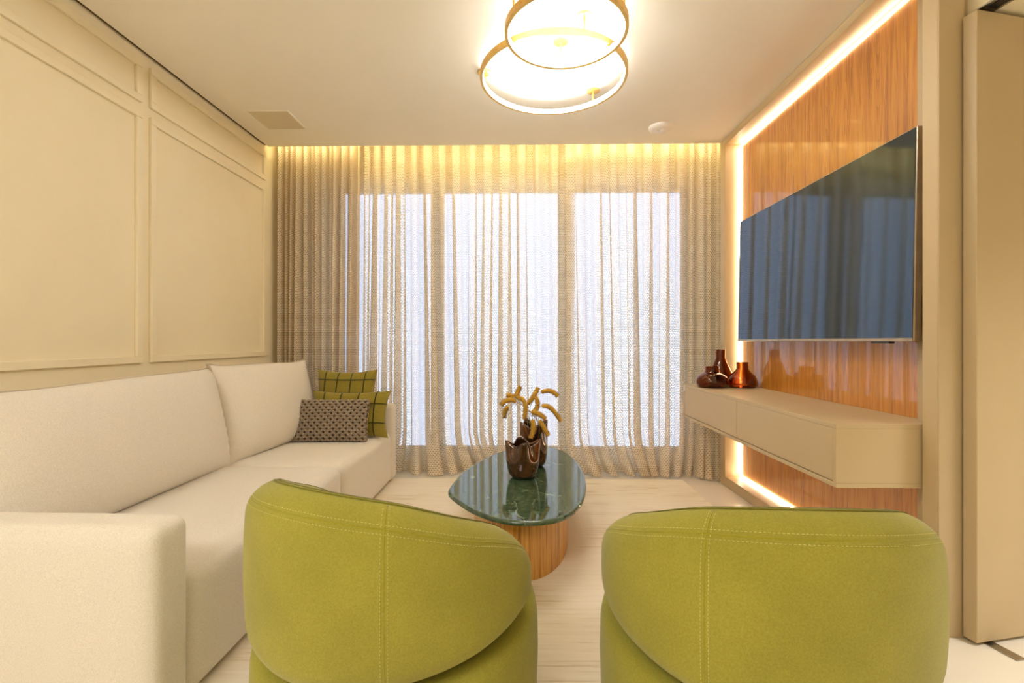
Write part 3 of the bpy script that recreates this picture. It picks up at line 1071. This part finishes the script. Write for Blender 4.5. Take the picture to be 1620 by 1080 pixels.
sd = empty('smoke_detector', (0.979, 3.345, ZC))
tag(sd, 'round white smoke detector on the ceiling near the curtains', 'smoke detector')
lathe('housing', [(0.030, -0.030), (0.055, -0.027), (0.076, -0.016), (0.082, -0.006), (0.082, -0.0005)], M['white'], sd, None, 48)
lathe('sensor_cap', [(0.012, -0.042), (0.017, -0.038), (0.018, -0.0301)], M['white'], sd, (0.012, -0.012, 0), 24)
lathe('indicator', [(0.004, -0.0320), (0.005, -0.028)], M['steel'], sd, (-0.022, -0.018, 0), 12)

sp = empty('ceiling_speaker', (-1.652, 3.189, ZC))
tag(sp, 'square flush speaker grille in the ceiling by the panelled wall', 'speaker')
boxes('frame', [(-0.138, 0.138, -0.138, -0.130, -0.007, -0.0005), (-0.138, 0.138, 0.130, 0.138, -0.007, -0.0005), (-0.138, -0.130, -0.130, 0.130, -0.007, -0.0005), (0.130, 0.138, -0.130, 0.130, -0.007, -0.0005)], M['ceiling'], sp)
box('grille', -0.130, 0.130, -0.130, 0.130, -0.005, -0.0005, M['grille'], sp)

# ================================================================== ARMCHAIRS
def interp(T, q):
    for (a, va), (b_, vb) in zip(T, T[1:]):
        if q <= b_:
            t = (q - a) / (b_ - a)
            return va + (vb - va) * t
    return T[-1][1]
def herm(T, q):
    n = len(T)
    q = min(max(q, T[0][0]), T[-1][0])
    sl = [(T[min(i + 1, n - 1)][1] - T[max(i - 1, 0)][1]) / (T[min(i + 1, n - 1)][0] - T[max(i - 1, 0)][0]) for i in range(n)]
    sl[0] = 0.0
    for i in range(n - 1):
        if q <= T[i + 1][0]:
            h = T[i + 1][0] - T[i][0]
            t = (q - T[i][0]) / h
            return (T[i][1] * (2 * t ** 3 - 3 * t * t + 1) + sl[i] * h * (t ** 3 - 2 * t * t + t)
                    + T[i + 1][1] * (3 * t * t - 2 * t ** 3) + sl[i + 1] * h * (t ** 3 - t * t))
    return T[-1][1]
CR, CA, CRHO = 0.405, 0.076, 0.0755
ZT = [(0, 0.713), (36, 0.691), (64, 0.637), (92, 0.566), (120, 0.445)]
ZB = [(0, 0.260), (41, 0.275), (70, 0.288), (92, 0.300), (120, 0.315), (180, 0.325)]
DM = 120.0
def shell_dims(d):
    q = abs(d)
    zt, zb = herm(ZT, q), herm(ZB, q)
    e = max(0.0, (q - (DM - 24)) / 24)
    s = sqrt(max(0.0, 1 - e ** 2.4))
    zm = (zt + zb) / 2 - 0.01 * e
    return zm, (zt - zb) / 2 * s, CA * (0.25 + 0.75 * s) if s > 0 else 0.0, s
def shell_pt(d, r_, z):
    a = radians(-90 + d)
    return Vector((r_ * cos(a), r_ * sin(a), z))
def r_out(d, z):
    zm, hb, ha, s = shell_dims(d)
    rho = min(CRHO, hb * 0.98, ha * 0.98)
    Rm = CR - CA
    f_ = max(-1, min(1, (z - zm) / max(hb, 1e-4)))
    bul = 0.012 * (1 - f_ * f_)
    dz = abs(z - zm) - (hb - rho)
    r_ = Rm + ha
    if dz > 0:
        r_ = Rm + ha - rho + sqrt(max(0, rho * rho - dz * dz))
    return r_ + bul - 0.012
def profile(d):
    zm, hb, ha, s = shell_dims(d)
    rho = min(CRHO, hb * 0.98, ha * 0.98)
    pts = []
    Rm = CR - CA
    for (sr, szn, a0) in ((1, -1, -90), (1, 1, 0), (-1, 1, 90), (-1, -1, 180)):
        for k in range(9):
            a = radians(a0 + 90 * k / 8)
            rr = Rm + sr * (ha - rho) + rho * cos(a)
            zz = zm + szn * (hb - rho) + rho * sin(a)
            pts.append((rr, zz))
        # flat run of the side, given a soft belly
        if (sr, szn) == (1, -1) or (sr, szn) == (-1, 1):
            z0_ = zm + szn * (hb - rho); z1_ = -szn * (hb - rho) + zm
            for k in range(1, 8):
                t = k / 8
                pts.append((Rm + sr * ha, z0_ + (z1_ - z0_) * t))
    res = []
    for (rr, zz) in pts:
        f_ = max(-1, min(1, (zz - zm) / max(hb, 1e-4)))
        bul = (0.012 * (1 - f_ * f_) - 0.012) * (1 if rr > Rm else -0.6)
        res.append((rr + bul * s, zz))
    return res

def armchair(loc, rz, label, seam_at):
    root = empty('armchair', loc, rz)
    tag(root, label, 'armchair')
    nD = 110
    V, F = [], []
    ds = [DM * sin(pi / 2 * (2 * i / nD - 1)) for i in range(nD + 1)]
    np_ = None
    for d in ds:
        dd = max(-DM + 0.02, min(DM - 0.02, d))
        pr = profile(dd)
        np_ = len(pr)
        for (rr, zz) in pr:
            V.append(shell_pt(d, rr, zz))
    for i in range(nD):
        for k in range(np_):
            k2 = (k + 1) % np_
            F.append((i * np_ + k, (i + 1) * np_ + k, (i + 1) * np_ + k2, i * np_ + k2))
    F.append(tuple(range(np_))); F.append(tuple(nD * np_ + k for k in range(np_ - 1, -1, -1)))
    bm = bmesh.new()
    bv = [bm.verts.new(v) for v in V]
    for f_ in F:
        bm.faces.new([bv[i] for i in f_])
    sh = from_bm('back_shell', bm, M['velvet'], root, None, True)
    # seams: one along the shoulder, two upright at the sides
    seam_h = []
    for i in range(150):
        d = -107 + 214 * i / 149
        zm, hb, ha, s = shell_dims(d)
        z = zm + hb - 0.040
        seam_h.append((d, z))
    def surf(d, z, lift):
        return shell_pt(d, r_out(d, z) + lift, z)
    tube('seam', [surf(d, z, -0.0012) for d, z in seam_h], 0.0022, M['velvet_seam'], sh, 6)
    dashes = []
    def stitch(path):
        # path: list of Vectors -> short thread dashes
        acc = 0.0
        pts = [path[0]]
        step = 0.0085
        for a, b_ in zip(path, path[1:]):
            L_ = (b_ - a).length
            while acc + L_ >= step:
                t = (step - acc) / L_
                a = a.lerp(b_, t)
                pts.append(a.copy())
                L_ = (b_ - a).length
                acc = 0.0
            acc += L_
        for a, b_ in zip(pts, pts[1:]):
            dashes.append((a, a.lerp(b_, 0.62)))
    for off in (-0.0085, 0.0085):
        stitch([surf(d, z + off, 0.0004) for d, z in seam_h])
    for dv in (seam_at,):
        zm, hb, ha, s = shell_dims(dv)
        zz = [zm - hb * 0.93 + (hb * 1.985 - 0.0) * 0.965 * k / 60 for k in range(61)]
        zz = [z for z in zz if z < zm + hb - 0.003]
        tube('seam', [surf(dv, z, -0.0012) for z in zz], 0.0022, M['velvet_seam'], sh, 6)
        for off in (-1.15, 1.15):
            stitch([surf(dv + off, z, 0.0004) for z in zz])
    V, F = [], []
    for a, b_ in dashes:
        v_, f_ = tube_data([a, b_], 0.0007, 4)
        b0 = len(V)
        V += v_
        F += [tuple(i + b0 for i in q) for q in f_]
    o = pydata('stitching', V, F, M['thread'], sh, None, True)
    o['kind'] = 'stuff'
    o['label'] = 'pale dashed topstitching'
    # round upholstered base, plinth and seat
    V, F = [], []
    nb = 96
    prof = [(0.372, 0.020, 0), (0.394, 0.030, 0), (0.404, 0.060, 0), (0.407, 0.16, 0), (0.405, -0.055, 1), (0.399, -0.028, 1), (0.384, -0.012, 1), (0.350, -0.008, 1), (0.15, -0.008, 1)]
    for (r_, z_, top) in prof:
        for k in range(nb):
            d = -180 + 360 * k / nb
            z = z_ + (herm(ZB, abs(d)) if top else 0)
            q = shell_pt(d, r_, z)
            V.append((q.x, q.y + 0.018, q.z))
    for i in range(len(prof) - 1):
        for k in range(nb):
            k2 = (k + 1) % nb
            F.append((i * nb + k, i * nb + k2, (i + 1) * nb + k2, (i + 1) * nb + k))
    F.append(tuple(range(nb - 1, -1, -1)))
    F.append(tuple((len(prof) - 1) * nb + k for k in range(nb)))
    pydata('base', V, F, M['velvet'], root, None, True)
    lathe('plinth', [(0.33, 0.0), (0.33, 0.0195)], M['dark'], root, (0, 0.025, 0), 64)
    lathe('seat_cushion', [(0.225, 0.25), (0.243, 0.33), (0.252, 0.37), (0.246, 0.41), (0.226, 0.432), (0.18, 0.442), (0.09, 0.447), (0.001, 0.448)], M['velvet'], root, (0, 0.025, 0), 64)
    return root
armchair((-0.364, 1.408, FZ + 0.0135), radians(243 - 270), 'lime green velvet barrel armchair next to the sofa, its back turned left', 37)
armchair((0.634, 1.322, FZ + 0.0135), radians(268 - 270), 'lime green velvet barrel armchair on the right, in front of the floating cabinet', -36)
